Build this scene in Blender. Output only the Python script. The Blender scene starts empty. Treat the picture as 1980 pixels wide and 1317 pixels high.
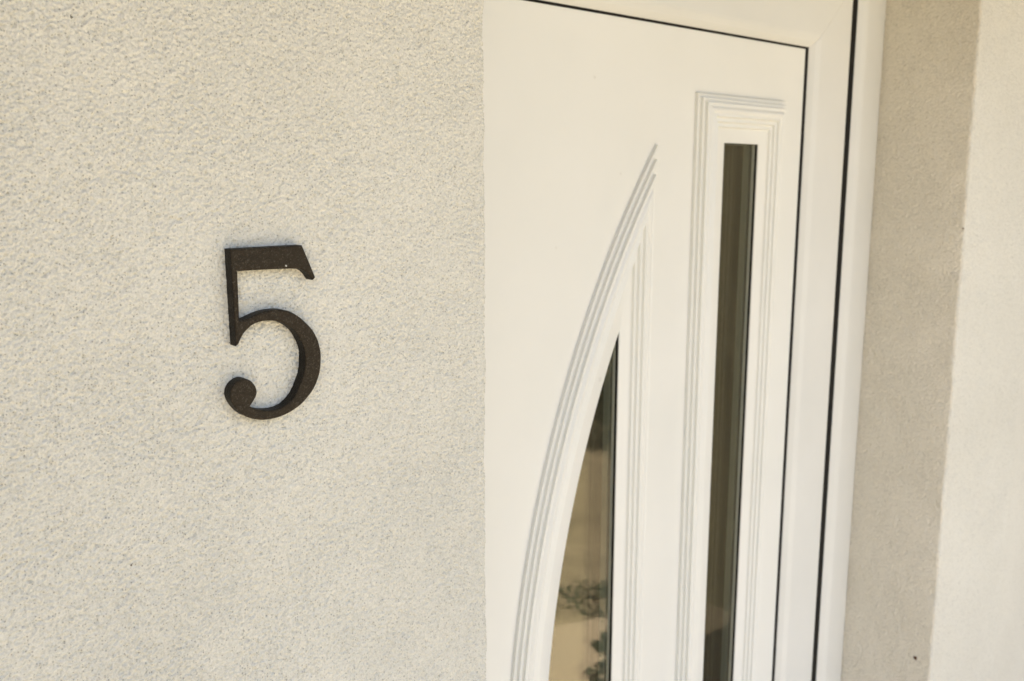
import bpy, bmesh, math, random
import numpy as np
from mathutils import Vector, Matrix

sc = bpy.context.scene
COL = sc.collection
rng = np.random.default_rng(5)
random.seed(5)

# ------------------------------------------------------------------ camera
D = 0.66            # camera to facade plane (facade is y = 0, outside is -y)
ZC = 1.67           # camera height
PITCH, YAW, ROLL = 0.169455, 0.716809, 0.00233
fw = Vector((math.sin(YAW)*math.cos(PITCH), math.cos(YAW)*math.cos(PITCH), -math.sin(PITCH)))
rt = Vector((math.cos(YAW), -math.sin(YAW), 0)); up = rt.cross(fw)
r2 = rt*math.cos(ROLL) + up*math.sin(ROLL); u2 = up*math.cos(ROLL) - rt*math.sin(ROLL)
cam = bpy.data.cameras.new('camera'); co = bpy.data.objects.new('camera', cam); COL.objects.link(co)
m = Matrix((r2, u2, -fw)).transposed().to_4x4(); m.translation = (0, -D, ZC); co.matrix_world = m
cam.sensor_width = 36; cam.lens = 36*1788.7/1980; cam.clip_start = 0.02; cam.clip_end = 2000
cam.dof.use_dof = True; cam.dof.focus_distance = 0.72; cam.dof.aperture_fstop = 10
sc.camera = co

# ------------------------------------------------------------------ world, sun, exposure
SUN_EL, SUN_AZ = math.radians(66), math.radians(-80)      # sun stands behind the house, to the left
w = bpy.data.worlds.new('World'); sc.world = w; w.use_nodes = True
nt = w.node_tree; bg = nt.nodes['Background']
sky = nt.nodes.new('ShaderNodeTexSky'); sky.sky_type = 'NISHITA'; sky.sun_disc = False
sky.sun_elevation = SUN_EL; sky.sun_rotation = SUN_AZ; sky.air_density = 1.0; sky.dust_density = 5.0; sky.ozone_density = .6
hs = nt.nodes.new('ShaderNodeHueSaturation'); hs.inputs['Saturation'].default_value = 1.0      # clear summer sky
nt.links.new(sky.outputs[0], hs.inputs['Color']); nt.links.new(hs.outputs[0], bg.inputs[0]); bg.inputs[1].default_value = 0.125
sl = bpy.data.lights.new('sun', 'SUN'); sl.energy = 4.5; sl.angle = math.radians(0.53); sl.color = (1, .98, .93)
so = bpy.data.objects.new('sun', sl); COL.objects.link(so)
sd = Vector((math.sin(SUN_AZ)*math.cos(SUN_EL), math.cos(SUN_AZ)*math.cos(SUN_EL), math.sin(SUN_EL)))
so.rotation_euler = (-sd).to_track_quat('-Z', 'Y').to_euler(); so.location = (0, 0, 8)
sc.view_settings.view_transform = 'Standard'; sc.view_settings.look = 'None'
sc.view_settings.gamma = 1; sc.view_settings.exposure = 1.98
sc.view_settings.use_curve_mapping = False
sc.cycles.use_denoising = True; sc.cycles.denoising_prefilter = 'ACCURATE'; sc.cycles.sample_clamp_indirect = 6
sc.cycles.max_bounces = 8; sc.cycles.diffuse_bounces = 4

# ------------------------------------------------------------------ helpers
def link(name, me, mat=None, parent=None):
    o = bpy.data.objects.new(name, me); COL.objects.link(o)
    if mat: me.materials.clear(); me.materials.append(mat)
    if parent: o.parent = parent
    return o
def empty(name, loc=(0, 0, 0)):
    o = bpy.data.objects.new(name, None); COL.objects.link(o); o.location = loc; o.empty_display_size = .1
    return o
def tag(o, label=None, cat=None, group=None, kind=None):
    if label: o['label'] = label
    if cat: o['category'] = cat
    if group: o['group'] = group
    if kind: o['kind'] = kind
    return o
def mesh(name, v, f, smooth=False):
    me = bpy.data.meshes.new(name); me.from_pydata([tuple(p) for p in v], [], f); me.update()
    if smooth: me.polygons.foreach_set('use_smooth', [True]*len(me.polygons))
    return me
def box(name, lo, hi, mat, parent=None, bevel=0):
    bm = bmesh.new(); bmesh.ops.create_cube(bm, size=1)
    for v in bm.verts:
        for i in range(3): v.co[i] = lo[i] + (v.co[i]+.5)*(hi[i]-lo[i])
    if bevel: bmesh.ops.bevel(bm, geom=bm.edges[:], offset=bevel, segments=2, affect='EDGES', profile=.5)
    me = bpy.data.meshes.new(name); bm.to_mesh(me); bm.free()
    return link(name, me, mat, parent)
def fix_normals(me):
    bm = bmesh.new(); bm.from_mesh(me); bmesh.ops.recalc_face_normals(bm, faces=bm.faces[:]); bm.to_mesh(me); bm.free()

class N:   # tiny node helper
    def __init__(s, name):
        s.m = bpy.data.materials.new(name); s.m.use_nodes = True; s.t = s.m.node_tree
        s.b = s.t.nodes['Principled BSDF']; s.o = s.t.nodes['Material Output']
        s.tc = s.t.nodes.new('ShaderNodeTexCoord').outputs['Object']
    def n(s, kind, **kw):
        nd = s.t.nodes.new('ShaderNode'+kind)
        for k, v in kw.items():
            if k.startswith('i_'):
                key = k[2:]; key = int(key) if key.isdigit() else key
                tgt = nd.inputs[key]
                if isinstance(v, bpy.types.NodeSocket): s.t.links.new(v, tgt)
                else: tgt.default_value = v
            else: setattr(nd, k, v)
        return nd
    def noise(s, scale, detail=2, rough=.5, vec=None):
        return s.n('TexNoise', i_Vector=vec or s.tc, i_Scale=scale, i_Detail=detail, i_Roughness=rough).outputs['Fac']
    def ramp(s, fac, stops):
        r = s.n('ValToRGB', i_0=fac); e = r.color_ramp.elements
        while len(e) < len(stops): e.new(.5)
        for el, (p, c) in zip(e, stops): el.position = p; el.color = (*c, 1) if len(c) == 3 else c
        return r.outputs[0]
    def mix(s, fac, a, b, mode='MIX'):
        nd = s.n('Mix', data_type='RGBA', blend_type=mode)
        for sock, v in ((nd.inputs[0], fac), (nd.inputs[6], a), (nd.inputs[7], b)):
            if isinstance(v, bpy.types.NodeSocket): s.t.links.new(v, sock)
            else: sock.default_value = (*v, 1) if isinstance(v, tuple) and len(v) == 3 else v
        return nd.outputs[2]
    def math(s, op, a, b=0.0, clamp=False):
        nd = s.n('Math', operation=op, use_clamp=clamp)
        for sock, v in ((nd.inputs[0], a), (nd.inputs[1], b)):
            if isinstance(v, bpy.types.NodeSocket): s.t.links.new(v, sock)
            else: sock.default_value = v
        return nd.outputs[0]
    def bump(s, h, strength, dist):
        return s.n('Bump', i_Height=h, i_Strength=strength, i_Distance=dist).outputs[0]
    def set(s, **kw):
        for k, v in kw.items():
            sock = s.b.inputs[k.replace('_', ' ')]
            if isinstance(v, bpy.types.NodeSocket): s.t.links.new(v, sock)
            else: sock.default_value = (*v, 1) if isinstance(v, tuple) and len(v) == 3 else v
        return s.m
    def spot(s, c, r, soft=.4):
        """mask 1 inside a small blot of radius r round the object-space point c, with an uneven rim"""
        wob = s.n('VectorMath', operation='ADD', i_0=s.tc)
        nz = s.n('TexNoise', i_Vector=s.tc, i_Scale=.6/r, i_Detail=2)
        sub = s.n('VectorMath', operation='SUBTRACT', i_0=nz.outputs['Color'], i_1=(.5, .5, .5))
        scl = s.n('VectorMath', operation='SCALE', i_0=sub.outputs[0]); scl.inputs['Scale'].default_value = r*1.6
        s.t.links.new(scl.outputs[0], wob.inputs[1])
        d = s.n('VectorMath', operation='DISTANCE', i_0=wob.outputs[0], i_1=c).outputs['Value']
        return s.n('MapRange', i_Value=d, **{'i_From Min': r, 'i_From Max': r*(1-soft), 'i_To Min': 0.0, 'i_To Max': 1.0}).outputs[0]

# ------------------------------------------------------------------ materials
def stucco_mat(name='stucco', ca=(.655, .631, .540), cb=(.71, .686, .592)):
    s = N(name)
    c = s.ramp(s.noise(3.5, 3), [(.3, ca), (.68, cb)])
    g0 = s.ramp(s.noise(650, 2, .7), [(.34, (.84,)*3), (.52, (1,)*3), (.7, (1.05,)*3)])
    c = s.mix(1.0, c, g0, 'MULTIPLY')
    # dark specks: sand grains, and the shade of small pits put into the colour
    vo = s.n('TexVoronoi', i_Vector=s.tc, i_Scale=480.0, i_Randomness=1.0)
    g = s.n('MapRange', i_Value=vo.outputs['Distance'], **{'i_From Min': .42, 'i_From Max': .20, 'i_To Min': 0.0, 'i_To Max': 1.0}).outputs[0]
    sel = s.n('SeparateColor', i_0=vo.outputs['Color']).outputs[0]
    sel = s.math('GREATER_THAN', sel, .76)
    c = s.mix(s.math('MULTIPLY', s.math('MULTIPLY', g, sel), .55), c, (.21, .19, .15))
    # single flecks of dirt
    for p, r, col in [((1.568, .029, ZC-.845), .0042, (.09, .035, .015)), ((1.557, .004, ZC-.073), .0019, (.12, .07, .03)),
                      ((.2092, 0, ZC-.2746), .0013, (.20, .17, .13)), ((.1957, 0, ZC+.105), .0012, (.2, .19, .15)),
                      ((.2746, 0, ZC+.115), .0012, (.2, .19, .15))]:
        c = s.mix(s.spot(p, r), c, col)
    b = s.bump(s.noise(1500, 2, .6), .35, .0004)
    return s.set(Base_Color=c, Roughness=.92, Specular_IOR_Level=.25, Normal=b)
M_STUCCO = stucco_mat(); M_REVEAL = stucco_mat('stucco_beige', (.70, .65, .53), (.765, .712, .592))

def pvc_mat(name='white_pvc', a=(.745, .742, .682), b=(.775, .770, .710)):
    s = N(name)
    c = s.ramp(s.noise(6, 3), [(.3, a), (.7, b)])
    # faint smudges on the leaf (object space: door origin at x = 1.0, y = REC)
    for p, r, f in [((-.1154, .019, ZC-.259), .0046, .40), ((.0749, .019, ZC-.613), .0040, .35), ((-.1321, .020, ZC+.130), .0030, .25),
                    ((-.0803, .020, ZC+.0107), .0030, .25), ((-.1965, .020, ZC-.081), .0024, .16), ((-.21, .020, ZC-.50), .0024, .14)]:
        c = s.mix(s.math('MULTIPLY', s.spot(p, r, .7), f), c, (.40, .37, .31))
    ro = s.ramp(s.noise(40, 4), [(.3, (.30,)*3), (.7, (.42,)*3)])
    return s.set(Base_Color=c, Roughness=ro, Specular_IOR_Level=.45, Normal=s.bump(s.noise(700, 3), .05, .0003))
M_PVC = pvc_mat()
M_PVC2 = pvc_mat('white_pvc_profile', (.675, .672, .622), (.71, .706, .655))      # extruded profiles, a slightly darker white than the leaf
def plain(name, col, rough, **kw):
    s = N(name); c = s.mix(s.math('MULTIPLY', s.noise(60, 4), .5), col, tuple(x*.75 for x in col))
    return s.set(Base_Color=c, Roughness=rough, **kw)
M_RUBBER = plain('black_rubber', (.010, .009, .007), .75, Specular_IOR_Level=.2)
M_ALU = plain('dull_aluminium', (.20, .22, .19), .6)
M_DARK = plain('dark_interior', (.045, .038, .028), .9)
M_WHITE = plain('stained_timber_soffit', (.30, .21, .12), .8)
M_TILE = plain('roof_tile', (.30, .13, .08), .85)
M_CONC = plain('doorstep_stone', (.42, .38, .32), .85)

def iron_mat(name='bronze_lit_face', k=1.0):
    s = N(name)
    n1 = s.noise(760, 2, .7); n2 = s.noise(260, 3)
    c = s.ramp(n2, [(.3, (.021*k, .0165*k, .0110*k)), (.75, (.036*k, .029*k, .0200*k))])
    sp = s.ramp(n1, [(.56, (0,)*3), (.70, (1,)*3)])
    c = s.mix(s.math('MULTIPLY', sp, .45*k), c, (.16, .14, .108))  # pale speckle in the colour stands for glints on the rough casting
    for p, r in [((.0103, -.0108, .0514), .0011)]: c = s.mix(s.spot(p, r), c, (.6, .58, .52))
    return s.set(Base_Color=c, Roughness=.5, Metallic=.0, Specular_IOR_Level=.24, Specular_Tint=(1, .86, .66), Normal=s.bump(n1, 1.0, .0012))
M_IRON = iron_mat(); M_IRONSHADE = iron_mat('bronze_shaded_side', .18)  # lit face and shaded sides as two tones of one bronze

def glass_mat():
    s = N('bronze_glass'); t = s.t; t.nodes.remove(s.b)
    bf = s.n('NewGeometry').outputs['Backfacing']      # same reflectance on both faces of the thin pane
    ior = s.math('ADD', s.math('MULTIPLY', bf, 1/1.56-1.56), 1.56)
    fr = s.n('Fresnel', i_IOR=ior).outputs[0]
    tr = s.n('BsdfTransparent', i_Color=(.86, .88, .84, 1))
    wav = s.bump(s.noise(9, 2), .02, .01)
    gl = s.n('BsdfGlossy', i_Color=(.95, .84, .69, 1), i_Roughness=.015); t.links.new(wav, gl.inputs['Normal'])
    mx = s.n('MixShader', i_0=fr, i_1=tr.outputs[0], i_2=gl.outputs[0])
    # a film of dust on the pane
    df = s.n('BsdfDiffuse', i_Color=(.46, .42, .30, 1))
    dust = s.ramp(s.noise(7, 5, .6), [(.3, (.012,)*3), (.75, (.035,)*3)])
    m2 = s.n('MixShader', i_0=dust, i_1=mx.outputs[0], i_2=df.outputs[0])
    t.links.new(m2.outputs[0], s.o.inputs[0])
    return s.m
M_GLASS = glass_mat()

def ground_mat():
    s = N('sandy_ground')
    c = s.ramp(s.noise(2.6, 8, .7), [(.36, (.17, .145, .095)), (.62, (.37, .315, .22))])
    c = s.mix(s.math('MULTIPLY', s.noise(120, 3, .7), .6), c, (.22, .18, .12))
    return s.set(Base_Color=c, Roughness=.95, Normal=s.bump(s.noise(60, 6, .7), .5, .02))
M_GROUND = ground_mat()
def leaf_mat(name, a, b):
    s = N(name); oi = s.n('ObjectInfo')
    c = s.ramp(s.noise(14, 3), [(.35, a), (.7, b)])
    return s.set(Base_Color=c, Roughness=.6, Specular_IOR_Level=.3)
M_LEAF = leaf_mat('evergreen_leaf', (.045, .048, .020), (.095, .090, .042))
M_LEAF2 = leaf_mat('grey_green_leaf', (.045, .060, .035), (.09, .10, .06))
M_BARK = plain('bark', (.12, .085, .055), .9)

# ------------------------------------------------------------------ ground
gme = mesh('ground', [(-300, -300, 0), (300, -300, 0), (300, 300, 0), (-300, 300, 0)], [(0, 1, 2, 3)])
tag(link('ground', gme, M_GROUND), kind='structure')
def path_mat():
    s = N('pale_sand_path')
    c = s.ramp(s.noise(2.5, 5, .6), [(.3, (.41, .345, .255)), (.7, (.50, .425, .33))])
    c = s.mix(s.math('MULTIPLY', s.noise(90, 3, .7), .5), c, (.36, .30, .21))
    return s.set(Base_Color=c, Roughness=.95, Normal=s.bump(s.noise(80, 5, .7), .4, .01))
pv = [(-6, .6, .004), (9, .6, .004)]; pe = []
for i in range(151):
    x = 9-i*.1; pe.append((x, -1.30+.03*math.sin(x*5)+.025*math.sin(x*13+1), .004))
pme = mesh('garden_path', pv+pe, [tuple(range(len(pv)+len(pe)))])
tag(link('garden_path', pme, path_mat()), kind='structure')

# ------------------------------------------------------------------ stucco wall round the doorway
REC = 0.1587                     # depth of the door recess
XL, XR = 0.5428, 1.5576          # left and right edge of the opening
OT = ZC + 0.4215                 # top of the opening
WT, WL, WR = 2.30, -3.2, 5.2     # wall top, left end, right end

def field(shape, cell, wl, seed):
    """smooth random field, unit variance, feature size about wl (metres)"""
    r = np.random.default_rng(seed).standard_normal(shape)
    fy = np.fft.fftfreq(shape[0], cell)[:, None]; fx = np.fft.rfftfreq(shape[1], cell)[None, :]
    k = np.hypot(fy, fx)*wl
    a = np.fft.irfft2(np.fft.rfft2(r)*np.exp(-(k**2)*1.2)*(k/(k+.15)), shape)
    return a/a.std()

def stucco_sheet(name, prof, nrm, z0, z1, cell, seed, parent, taper=None, n=5, amp=1.0):
    """prof: (n,2) points spaced 'cell' apart along the wall's plan outline; relief pushed along nrm"""
    nz = int(round((z1-z0)/cell))+1; ns = len(prof)
    sh = (nz, ns)
    a = field(sh, cell, .0015, seed); b = field(sh, cell, .0034, seed+1); c = field(sh, cell, .011, seed+2)
    d = field(sh, cell, .05, seed+3); e = field(sh, cell, .0016, seed+4)
    h = amp*(.00056*a + .00034*b + .00014*c) + .00025*d
    h = np.where(h > .00030, .00030 + (h-.00030)*.5, h)         # floated tops
    h -= amp*.0013*np.clip(e-1.5, 0, 1.4)                         # small pits
    edge = np.ones(sh)
    rampz = np.clip(np.minimum(np.arange(nz), np.arange(nz)[::-1])/n, 0, 1)[:, None]
    ramps = np.clip(np.minimum(np.arange(ns), np.arange(ns)[::-1])/n, 0, 1)[None, :]
    h = h*rampz*ramps
    z = np.linspace(z0, z1, nz)
    X = prof[None, :, 0] + nrm[None, :, 0]*h; Y = prof[None, :, 1] + nrm[None, :, 1]*h
    if taper is not None: X = X + taper(z)[:, None]*np.ones((1, ns))
    Z = np.repeat(z[:, None], ns, 1)
    co_ = np.stack([X, Y, Z], -1).reshape(-1, 3).astype(np.float32)
    idx = np.arange(nz*ns).reshape(nz, ns)
    q = np.stack([idx[:-1, :-1], idx[:-1, 1:], idx[1:, 1:], idx[1:, :-1]], -1).reshape(-1, 4)
    me = bpy.data.meshes.new(name); nq = len(q)
    me.vertices.add(len(co_)); me.vertices.foreach_set('co', co_.ravel())
    me.loops.add(nq*4); me.loops.foreach_set('vertex_index', q.ravel().astype(np.int32))
    me.polygons.add(nq); me.polygons.foreach_set('loop_start', np.arange(0, nq*4, 4, dtype=np.int32))
    me.polygons.foreach_set('use_smooth', np.ones(nq, dtype=bool))
    me.update(); me.validate()
    return link(name, me, M_STUCCO, parent)

def resample(pts, cell):
    pts = np.array(pts, float); seg = np.hypot(*np.diff(pts, axis=0).T); L = np.concatenate([[0], np.cumsum(seg)])
    n = int(round(L[-1]/cell))+1; s = np.linspace(0, L[-1], n)
    P = np.stack([np.interp(s, L, pts[:, 0]), np.interp(s, L, pts[:, 1])], -1)
    T = np.gradient(P, axis=0); T /= np.hypot(T[:, 0], T[:, 1])[:, None]
    return P, np.stack([T[:, 1], -T[:, 0]], -1)      # normal to the right of travel = outwards
def arc(cx, cy, r, a0, a1, n=8):
    return [(cx+r*math.cos(math.radians(a0+(a1-a0)*i/n)), cy+r*math.sin(math.radians(a0+(a1-a0)*i/n))) for i in range(n+1)]

wall = empty('house_wall', (0, 0, 0))
tag(wall, 'pale cream roughcast stucco house wall with a recessed doorway', 'wall')
R = .004
Z0, Z1 = ZC-.57, ZC+.25
XD, XF, ZB = .055, -.90, .60
P, Nn = resample([(XD, 0), (XL-R, 0)] + arc(XL-R, R, R, -90, 0) + [(XL, .06)], .0008)
sf = stucco_sheet('stucco_face', P, Nn, Z0, Z1, .0008, 11, wall)
def wander(o):
    me = o.data; c = np.empty(len(me.vertices)*3, np.float32); me.vertices.foreach_get('co', c); c = c.reshape(-1, 3)
    k = np.clip((c[:, 0]-(XL-.03))/.03, 0, 1)**2; z = c[:, 2]
    c[:, 0] += k*(.0007*np.sin(z*17)+.0005*np.sin(z*47+1)+.0004*np.sin(z*113+2)+.0003*np.sin(z*290))
    me.vertices.foreach_set('co', c.ravel()); me.update()
wander(sf)
# the same render carried on around the part in view, on a wider grid
def outer_sheet(pts, z0, z1, seed):
    P_, N_ = resample(pts, .0022); o = stucco_sheet('stucco_face', P_, N_, z0, z1, .0022, seed, wall, n=1, amp=1.55); wander(o)
CORNER = [(XL-R, 0)] + arc(XL-R, R, R, -90, 0) + [(XL, .06)]
outer_sheet([(XF, 0), (XD, 0)], ZB, OT, 51)
outer_sheet([(XD, 0)] + CORNER, ZB, Z0, 61)
outer_sheet([(XD, 0)] + CORNER, Z1, OT, 71)
tag(sf, 'cream roughcast stucco face carrying the house number')
# right of the door: reveal, rough corner, then the facade again; the corner leans a little
RZ0, RZ1 = ZC-1.0, ZC+.40
P, Nn = resample([(XR, REC+.03), (XR, R*1.5)] + arc(XR+R*1.5, R*1.5, R*1.5, 180, 270) + [(1.86, 0)], .0013)
ramp_y = np.clip((REC-P[:, 1])/REC, 0, 1)
def lean(z): return np.interp(z, [ZC-.88, ZC-.2, ZC+.283], [.0125, .0010, -.0085])
def stucco_right():
    o = stucco_sheet('stucco_face', P, Nn, RZ0, RZ1, .0013, 31, wall, amp=.72)
    me = o.data; n = len(me.vertices); c = np.empty(n*3, np.float32); me.vertices.foreach_get('co', c); c = c.reshape(-1, 3)
    t = np.clip((REC-c[:, 1])/REC, 0, 1); t2 = np.where(c[:, 0] > 1.6, np.clip((1.86-c[:, 0])/.26, 0, 1), 1)
    c[:, 0] += lean(c[:, 2])*t*t2
    # the corner bead was floated by hand: let the arris wander
    near = np.exp(-((c[:, 0]-XR)**2+c[:, 1]**2)/(2*.012**2))
    wob = .0011*np.sin(c[:, 2]*21)+.0009*np.sin(c[:, 2]*53+1)+.0007*np.sin(c[:, 2]*131+2)
    c[:, 0] += near*wob
    me.vertices.foreach_set('co', c.ravel()); me.update()
    me.materials.append(M_REVEAL)                    # the reveal takes a lighter, warmer beige, split along a wavy line
    for p_ in me.polygons:
        if c[p_.vertices[0], 1] > .0035 + .0015*math.sin(c[p_.vertices[0], 2]*61): p_.material_index = 1
    return o
tag(stucco_right(), 'smoother stucco reveal and rough corner right of the door')
# plain masonry round the finely textured faces
def slab(x0, x1, z0, z1, y0=0.0, y1=.42): return box('masonry', (x0, y0, z0), (x1, y1, z1), M_STUCCO, wall)
slab(WL, XF, 0, WT)                                   # left of the textured face
slab(XF, XL, 0, ZB); slab(XF, XL, OT, WT)
slab(XL, XR, OT, WT)                                  # lintel
slab(XR, 1.86, 0, RZ0); slab(XR, 1.86, RZ1, WT); slab(1.86, WR, 0, WT)
box('masonry', (XF, .012, ZB), (XL-.012, .155, OT), M_STUCCO, wall)      # core behind the face
box('jamb_plaster', (XL-.0118, .06, ZB), (XL, .1555, OT), M_STUCCO, wall)
box('masonry', (XR+.014, .014, RZ0), (1.86, .42, RZ1), M_STUCCO, wall)
box('masonry', (WL, 5.0, 0), (WR, 5.3, WT), M_STUCCO, wall)
box('masonry', (WL, .42, 0), (WL+.3, 5.0, WT), M_STUCCO, wall)
box('masonry', (WR-.3, .42, 0), (WR, 5.0, WT), M_STUCCO, wall)
rf = box('soffit', (WL-.3, -.70, WT), (WR+.3, 5.6, WT+.10), M_WHITE, wall)
pr = mesh('roof_slope', [(WL-.35, -.74, WT+.102), (WR+.35, -.74, WT+.102), (WR+.35, 2.6, WT+.5), (WL-.35, 2.6, WT+.5), (WR+.35, 5.7, WT+.102), (WL-.35, 5.7, WT+.102)],
          [(0, 1, 2, 3), (3, 2, 4, 5), (0, 3, 5), (1, 4, 2), (0, 5, 4, 1)])
link('roof_slope', pr, M_TILE, wall)

# ------------------------------------------------------------------ front door
door = empty('front_door', (1.0, REC, 0))
tag(door, 'white plastic front door with fluted trim around a curved and a narrow dark pane', 'door')
inv = Matrix.Translation((-1.0, -REC, 0))
def part(name, v, f, mat, smooth=False, parent=None, bias=None):
    me = mesh(name, v, f, smooth); fix_normals(me); me.transform(inv)
    return link(name, me, mat, parent or door)
yF, yS, yP = REC, REC+.008, REC+.020

def ring_side(name, rect, prof, side, mat, back):
    """one mitred side of a rectangular frame. rect = inner (x0,x1,z0,z1); prof = [(outward distance, y)]"""
    x0, x1, z0, z1 = rect; v = []; f = []
    pts = [(prof[0][0], back)] + list(prof) + [(prof[-1][0], back)]
    for d, y in pts:
        if side == 'R': e = ((x1+d, y, z0-d), (x1+d, y, z1+d))
        elif side == 'L': e = ((x0-d, y, z0-d), (x0-d, y, z1+d))
        elif side == 'T': e = ((x0-d, y, z1+d), (x1+d, y, z1+d))
        else: e = ((x0-d, y, z0-d), (x1+d, y, z0-d))
        v += e
    n = len(pts)
    for i in range(n-1): f.append((2*i, 2*i+1, 2*i+3, 2*i+2))
    f.append(tuple(range(0, 2*n, 2))); f.append(tuple(range(2*n-1, 0, -2)))
    o = part(name, v, f, mat)
    return o
def soft(o, w=.0012, seg=3):
    md = o.modifiers.new('bevel', 'BEVEL'); md.width = w; md.segments = seg; md.limit_method = 'ANGLE'; md.angle_limit = math.radians(8)
    md.use_clamp_overlap = True
    for p_ in o.data.polygons: p_.use_smooth = True
    wn = o.modifiers.new('wn', 'WEIGHTED_NORMAL'); wn.keep_sharp = True
    return o

FOUT = (.45, XR-.0006, .02, OT-.0006)
# sash: inner rectangle touches the infill panel
SX1 = 1.3483; SZ1 = ZC+.2092; SW = .1141
SX0 = FOUT[0]+(XR-SX1); SZ0 = .02+.21
srect = (SX0, SX1, SZ0, SZ1)
sprof = [(0, yS+.013), (.004, yS+.0085), (.010, yS+.0036), (.017, yS+.0009), (.022, yS), (SW-.010, yS), (SW-.004, yS+.0012), (SW, yS+.0045)]
for nm, s_ in (('sash_stile', 'R'), ('sash_stile', 'L'), ('sash_rail', 'T'), ('sash_rail', 'B')):
    soft(ring_side(nm, srect, sprof, s_, M_PVC2, yS+.05), .0008)
frect = (SX0-(1.4725-SX1), 1.4725, SZ0-(1.4725-SX1), SZ1+(1.4725-SX1))
FWD = XR-.0006-1.4725
fprof = [(0, yF+.014), (.005, yF+.0085), (.012, yF+.0036), (.019, yF+.0009), (.024, yF), (FWD-.014, yF), (FWD-.006, yF+.001), (FWD, yF+.004)]
for nm, s_ in (('frame_jamb', 'R'), ('frame_jamb', 'L'), ('frame_head', 'T'), ('frame_sill', 'B')):
    soft(ring_side(nm, frect, fprof, s_, M_PVC2, yF+.07), .0008)
# black gaskets lying in the two gaps
def gasket(name, rect, wd, y0, y1):
    x0, x1, z0, z1 = rect; e = .0002
    bm = bmesh.new()
    for lo, hi in (((x1+e, z0-wd), (x1+wd, z1+wd)), ((x0-wd, z0-wd), (x0-e, z1+wd)), ((x0-e, z1+e), (x1+e, z1+wd)), ((x0-e, z0-wd), (x1+e, z0-e))):
        r_ = bmesh.ops.create_cube(bm, size=1)
        for v in r_['verts']:
            v.co = (lo[0]+(v.co.x+.5)*(hi[0]-lo[0]), y0+(v.co.y+.5)*(y1-y0), lo[1]+(v.co.z+.5)*(hi[1]-lo[1]))
    me = bpy.data.meshes.new(name); bm.to_mesh(me); bm.free(); me.transform(inv)
    return link(name, me, M_RUBBER, door)
PX1, PZ1 = 1.3430, ZC+.2078
PX0, PZ0 = SX0+.0047, SZ0+.0027
gasket('panel_gasket', (PX0, PX1, PZ0, PZ1), .012, yP-.0012, yP+.014)
gasket('sash_gasket', (SX0-SW, SX1+SW, SZ0-SW, SZ1+SW), .02, yF+.0100, yF+.030)

# mouldings: reeded on the outer slope, crest, lightly reeded inner slope, flat lip at the glass
def reed(w0, h0, w1, h1, n, depth, steps=8):
    """n rounded reeds between two profile points, bulging from the straight slope"""
    out = []
    dx, dy = w1-w0, h1-h0; L = math.hypot(dx, dy); nx, ny = -dy/L, dx/L
    if ny < 0: nx, ny = -nx, -ny
    for i in range(n*steps):
        t = i/(n*steps); k = (t*n) % 1
        b = depth*(.5-.5*math.cos(2*math.pi*k))**1.3
        out.append((w0+dx*t+nx*b, h0+dy*t+ny*b))
    return out
PROF = [(.0682, -.0005), (.0675, .0)]
PROF += reed(.0672, .0, .0490, .0132, 3, .0034, 12)
PROF += [(.0490, .0132), (.0482, .0138), (.0470, .0150), (.0455, .0158), (.0438, .0160), (.0422, .0155), (.0410, .0145)]
PROF += reed(.0402, .0137, .0200, .0042, 3, .0027, 12)
PROF += [(.0200, .0042), (.0185, .0036), (.0165, .0032), (.0, .0030), (-.0004, .0028), (-.0004, -.0080)]
OUTW = PROF[0][0]

AX, ACX, ACZ, AR = .92136, 2.17356, ZC-.78560, 1.38429      # curved pane: straight side, arc centre, arc radius
def arch(wd, n=90):
    """closed contour of the curved pane grown by wd (bottom point, up the arc, apex, down the straight side)"""
    r_ = AR+wd; x_ = AX+wd; hz = math.sqrt(max(r_*r_-(ACX-x_)**2, 0)); a = math.asin(hz/r_)
    arc_ = [(ACX-r_*math.cos(t), ACZ+r_*math.sin(t)) for t in np.linspace(-a, a, n)]
    line = [(x_, ACZ+hz-2*hz*i/40) for i in range(1, 40)]
    return arc_ + line
TX0, TX1, TZ1, TZ0 = 1.13739, 1.22363, ZC+.05766, .36       # narrow pane
def strip(wd):
    return [(TX0-wd, TZ0-wd), (TX0-wd, TZ1+wd), (TX1+wd, TZ1+wd), (TX1+wd, TZ0-wd)]

def contour_curve(name, loops, z_ext):
    cu = bpy.data.curves.new(name, 'CURVE'); cu.dimensions = '2D'; cu.fill_mode = 'BOTH'; cu.extrude = z_ext
    for L in loops:
        sp = cu.splines.new('POLY'); sp.points.add(len(L)-1); sp.use_cyclic_u = True
        for p_, q in zip(sp.points, L): p_.co = (q[0], q[1], 0, 1)
    return cu
def curve_to_mesh(cu):
    o = bpy.data.objects.new('tmp', cu); COL.objects.link(o)
    me = bpy.data.meshes.new_from_object(o.evaluated_get(bpy.context.evaluated_depsgraph_get()))
    bpy.data.objects.remove(o); bpy.data.curves.remove(cu)
    return me
def to_wall(me, ymid):      # curve plane (x, y) -> wall plane (x, z); curve +z points outwards (-y)
    me.transform(Matrix(((1, 0, 0, 0), (0, 0, -1, ymid), (0, 1, 0, 0), (0, 0, 0, 1))))
outer = [(PX0, PZ0), (PX1, PZ0), (PX1, PZ1), (PX0, PZ1)]
pm = curve_to_mesh(contour_curve('door_panel', [outer, arch(OUTW-.001), strip(OUTW-.001)], .010))
to_wall(pm, yP+.010); pm.transform(inv)
panel = link('door_panel', pm, M_PVC, door)
pb = panel.modifiers.new('bevel', 'BEVEL'); pb.width = .0012; pb.segments = 2; pb.limit_method = 'ANGLE'

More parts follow.
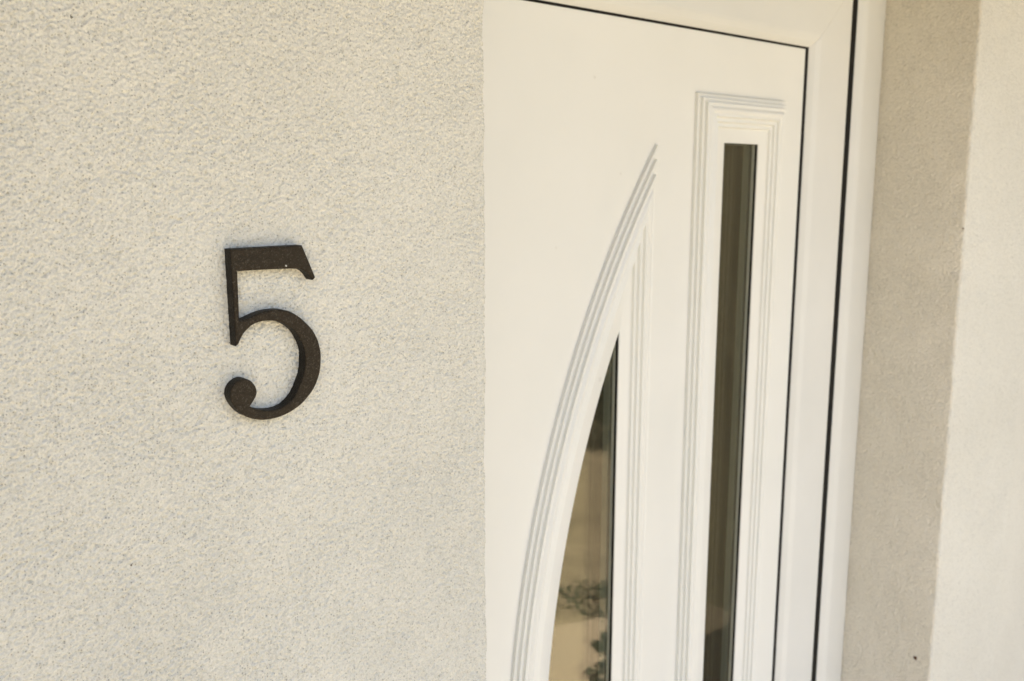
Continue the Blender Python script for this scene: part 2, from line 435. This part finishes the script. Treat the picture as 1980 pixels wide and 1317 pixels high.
def moulding(name, fn, label):
    v = []; f = []; rings = [fn(wd) for wd, h in PROF]; n = len(rings[0])
    for ring, (wd, h) in zip(rings, PROF): v += [(x, yP-h, z) for x, z in ring]
    for i in range(len(PROF)-1):
        for j in range(n):
            k = (j+1) % n; f.append((i*n+j, i*n+k, i*n+n+k, i*n+n+j))
    me = mesh(name, v, f); me.transform(inv)
    # smooth shading along the profile but crisp mitres
    me.polygons.foreach_set('use_smooth', [True]*len(me.polygons))
    me.set_sharp_from_angle(angle=math.radians(38))
    o = link(name, me, M_PVC, panel); o['label'] = label
    return o
moulding('moulding', arch, 'fluted white moulding rising to a point round the curved pane')
moulding('moulding', strip, 'fluted white moulding round the narrow upright pane')

def pane(fn, label):
    me = curve_to_mesh(contour_curve('glass_pane', [fn(.008)], .0015)); to_wall(me, yP+.0040); me.transform(inv)
    g = link('glass_pane', me, M_GLASS, door); g['label'] = label
    # black sealing strip lining the lip
    v = []; f = []; r0 = fn(-.0005); r1 = fn(-.0013); n = len(r0)
    for ring, y in ((r0, yP-.0012), (r0, yP+.0024), (r1, yP+.0024), (r1, yP-.0006)): v += [(x, y, z) for x, z in ring]
    for a, b in ((0, 1), (1, 2), (2, 3), (3, 0)):
        for j in range(n):
            k = (j+1) % n; f.append((a*n+j, a*n+k, b*n+k, b*n+j))
    me = mesh('glazing_seal', v, f); me.transform(inv); link('glazing_seal', me, M_RUBBER, g)
    # aluminium spacer inside the double glazing
    v = []; f = []; r0 = fn(-.0015); r1 = fn(.0075); n = len(r0)
    for ring, y in ((r0, yP+.0130), (r0, yP+.0230), (r1, yP+.0230), (r1, yP+.0130)): v += [(x, y, z) for x, z in ring]
    for a, b in ((0, 1), (1, 2), (2, 3), (3, 0)):
        for j in range(n):
            k = (j+1) % n; f.append((a*n+j, a*n+k, b*n+k, b*n+j))
    me = mesh('spacer_bar', v, f); me.transform(inv); link('spacer_bar', me, M_ALU, g)
    me = curve_to_mesh(contour_curve('inner_pane', [fn(.012)], .002)); to_wall(me, yP+.026); me.transform(inv)
    link('inner_pane', me, M_GLASS, g)
pane(arch, 'dark bronze pane with one bowed and one straight side')
pane(strip, 'narrow upright dark bronze pane')
# unlit hallway behind the door
hall = empty('hallway', (1.0, 1.6, 0)); tag(hall, 'unlit hallway behind the dark door panes', 'hallway')
for lo, hi in (((.3, 2.6, .0), (1.8, 2.7, 2.2)), ((.2, .30, 0), (.3, 2.7, 2.2)), ((1.8, .43, 0), (1.9, 2.7, 2.2)), ((.2, .30, 2.2), (1.9, 2.7, 2.28))):
    o = box('hall_wall', lo, hi, M_DARK); o.data.transform(Matrix.Translation((-1, -1.6, 0))); o.parent = hall
step = box('doorstep', (.40, -.55, 0), (1.70, .30, .02), M_CONC, None, .004)
tag(step, 'low stone doorstep below the white front door', 'doorstep')

# ------------------------------------------------------------------ house number
F = [(291.2,-49.0,1),(349.6,-48.5,1),(351.6,-52.9,0),(355.9,-63.2,0),(359.9,-73.0,0),(360.1,-74.6,1),(357.9,-76.2,1),
(356.9,-74.9,0),(354.4,-71.2,0),(351.2,-68.5,0),(346.9,-66.8,0),(335.0,-66.0,0),(316.9,-65.6,0),(296.0,-65.5,1),
(295.7,-103.0,1),(302.0,-101.6,0),(308.6,-99.3,0),(315.5,-97.6,0),(322.7,-96.9,0),(329.9,-97.2,0),(336.9,-99.1,0),
(343.2,-102.8,0),(349.0,-107.6,0),(356.3,-115.7,0),(360.6,-124.0,0),(362.6,-131.7,0),(363.05,-138.3,0),(362.4,-146.0,0),(361.1,-152.1,0),(357.1,-161.0,0),(351.7,-167.7,0),(343.8,-174.4,0),(333.6,-179.3,0),(323.6,-181.6,0),(313.9,-181.9,0),(306.8,-180.6,0),(299.9,-178.0,0),(293.9,-173.9,0),
(289.6,-169.0,0),(286.6,-163.7,0),(285.4,-158.6,0),(286.5,-153.8,0),(289.5,-149.9,0),(293.6,-147.6,0),(298.0,-147.2,0),
(302.4,-149.3,0),(305.7,-153.4,0),(307.0,-157.8,0),(306.3,-161.6,0),(303.9,-165.4,0),(300.9,-169.0,1),
(305.5,-171.9,0),(311.9,-174.0,0),(319.1,-175.0,0),(326.5,-174.3,0),(333.9,-171.0,0),(339.3,-165.7,0),(343.7,-158.4,0),(347.0,-150.9,0),(348.8,-142.7,0),(348.7,-131.5,0),(346.2,-123.7,0),(341.6,-115.9,0),(336.6,-111.1,0),
(330.4,-107.4,0),(324.5,-105.5,0),(319.8,-104.7,0),(315.1,-104.6,0),(308.0,-105.9,0),(303.2,-108.5,0),(298.4,-112.8,0),(295.6,-117.2,0),(294.2,-119.8,0),(292.2,-121.6,1)]
def catmull(pts, n=6):
    out = []; N_ = len(pts)
    for i in range(N_):
        p1, p2 = pts[i], pts[(i+1) % N_]
        p0 = pts[i-1] if not p1[2] else (2*p1[0]-p2[0], 2*p1[1]-p2[1])
        p3 = pts[(i+2) % N_] if not p2[2] else (2*p2[0]-p1[0], 2*p2[1]-p1[1])
        for k in range(n):
            t = k/n
            out.append(tuple(.5*((2*p1[a])+(-p0[a]+p2[a])*t+(2*p0[a]-5*p1[a]+4*p2[a]-p3[a])*t*t+(-p0[a]+3*p1[a]-3*p2[a]+p3[a])*t**3) for a in (0, 1)))
    return out
NX, NZ = .325, ZC-.115
pts5 = [(x/1000-NX, z/1000-(NZ-ZC)) for x, z in catmull(F)]
T5 = .0112; BV = .0014
cu = contour_curve('house_number', [pts5], (T5+.001)/2-BV)
cu.bevel_depth = BV; cu.bevel_resolution = 2; cu.offset = -BV
me5 = curve_to_mesh(cu); to_wall(me5, -(T5-.001)/2)
num = link('house_number', me5, M_IRON); num.location = (NX, 0, NZ)
me5.set_sharp_from_angle(angle=math.radians(45))
me5.materials.append(M_IRONSHADE)                       # sides get a darker copy of the bronze: shade put into the colour
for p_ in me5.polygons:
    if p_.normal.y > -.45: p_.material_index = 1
tag(num, 'dark bronze cast metal number 5 fixed to the stucco wall', 'house number')

# ------------------------------------------------------------------ garden seen in the door glass, with shrubs added to block light
def leaf_cloud(rad, h, n, size, seed):
    """leaf-sized faces through a lumpy, bottom-heavy crown"""
    r_ = np.random.default_rng(seed)
    zz = r_.random(n)**1.15; ang = r_.random(n)*2*math.pi
    env = np.sqrt(np.clip(1-zz**2.6, 0, 1))*(.82+.18*np.minimum(zz*8, 1))
    lump = 1+.13*np.sin(3*ang+9*zz+seed)+.10*np.sin(7*ang-17*zz)+.08*np.sin(13*ang+31*zz)
    k = r_.random(n)**.33
    p = np.stack([rad*env*lump*k*np.cos(ang), rad*env*lump*k*np.sin(ang), h*zz*(.96+.05*lump)], -1)
    a = r_.standard_normal((n, 3)); a /= np.linalg.norm(a, axis=1)[:, None]
    b = np.cross(a, r_.standard_normal((n, 3))); b /= np.linalg.norm(b, axis=1)[:, None]
    sz = size*(.6+.8*r_.random(n))[:, None]
    v = np.stack([p-a*sz, p+b*sz*.45, p+a*sz, p-b*sz*.45], 1).reshape(-1, 3)
    v[:, 2] = np.maximum(v[:, 2], .004)
    return v, np.arange(4*n).reshape(n, 4)
def shrub(name, loc, rad, h, n, size, seed, mat, label, group=None):
    t = empty(name, loc); tag(t, label, 'shrub', group)
    bm = bmesh.new(); bmesh.ops.create_cone(bm, segments=8, radius1=max(.012, rad*.06), radius2=max(.006, rad*.02), depth=h*.7, cap_ends=True)
    bmesh.ops.translate(bm, verts=bm.verts[:], vec=(0, 0, h*.35)); me = bpy.data.meshes.new('trunk'); bm.to_mesh(me); bm.free(); link('trunk', me, M_BARK, t)
    v, f = leaf_cloud(rad, h, n, size, seed)
    link('crown', mesh('crown', v.tolist(), f.tolist()), mat, t)
    return t
shrub('evergreen_shrub', (4.75, -3.2, 0), 1.05, 2.8, 40000, .020, 2, M_LEAF, 'broad dark evergreen shrub mirrored near the tip of the curved pane')
shrub('evergreen_shrub', (-1.55, -.80, 0), .75, 2.5, 18000, .026, 3, M_LEAF, 'unseen dark evergreen shrub added left of the number to block light')  # added out of view to hold back light from the left
shrub('evergreen_shrub', (4.35, -1.75, 0), .80, 3.0, 20000, .026, 6, M_LEAF, 'dark evergreen shrub added behind the timber screen to cut light from the right')  # added to cut low sky and ground light on the right
bed = mesh('soil_bed', [(2.0, -.60, .010), (2.65, -1.14, .010), (2.88, -1.14, .010), (2.88, -.50, .010)], [(0, 1, 2, 3)])
tag(link('soil_bed', bed, plain('dark_soil', (.066, .052, .034), .95)), kind='structure')
# weathered timber screen right of the doorway; it is what the narrow pane mirrors
scr = empty('timber_screen', (2.9, -.6, 0)); tag(scr, 'weathered olive brown timber screen mirrored in the narrow pane', 'screen')
def wood_mat():
    s = N('weathered_timber')
    mp = s.n('Mapping', i_Vector=s.tc); mp.inputs['Scale'].default_value = (30, 30, 1.2)
    c = s.ramp(s.noise(1.5, 6, .6, mp.outputs[0]), [(.3, (.060, .054, .034)), (.7, (.105, .092, .058))])
    return s.set(Base_Color=c, Roughness=.85)
M_WOOD = wood_mat()
bmsh = None
for i in range(10):
    y0 = -1.14+i*.109
    if bmsh is None:
        o = box('board', (-.011, 0, .0), (.011, .107, 2.25), M_WOOD, scr, .003); bmsh = o.data
    else:
        o = link('board', bmsh, None, scr)
    o.location = (random.uniform(-.0015, .0015), y0+.6, random.uniform(-.02, -.012))
for y0 in (-1.05, -.2): box('post', (.013, y0+.6, 0), (.083, y0+.67, 2.2), M_WOOD, scr, .003)
spots = [(2.56, -1.40, .17, .04, 'low grey green plant mirrored halfway up the curved pane'), (2.31, -1.47, .07, .03, 'tiny grey green plant mirrored at the bowed edge of the curved pane'),
         (2.74, -1.34, .12, .07, 'small grey green plant mirrored farthest along the path edge'), (2.17, -.93, .10, .05, 'low grey green plant mirrored at the bottom of the curved pane'),
         (2.33, -1.08, .08, .05, 'small grey green plant mirrored beside the straight edge of the curved pane')]
for i, (x, y, r_, h, lab) in enumerate(spots):
    shrub('low_shrub', (x, y, 0), r_, h, 330, .013, 20+i, M_LEAF2, lab, 'low plants by the house')
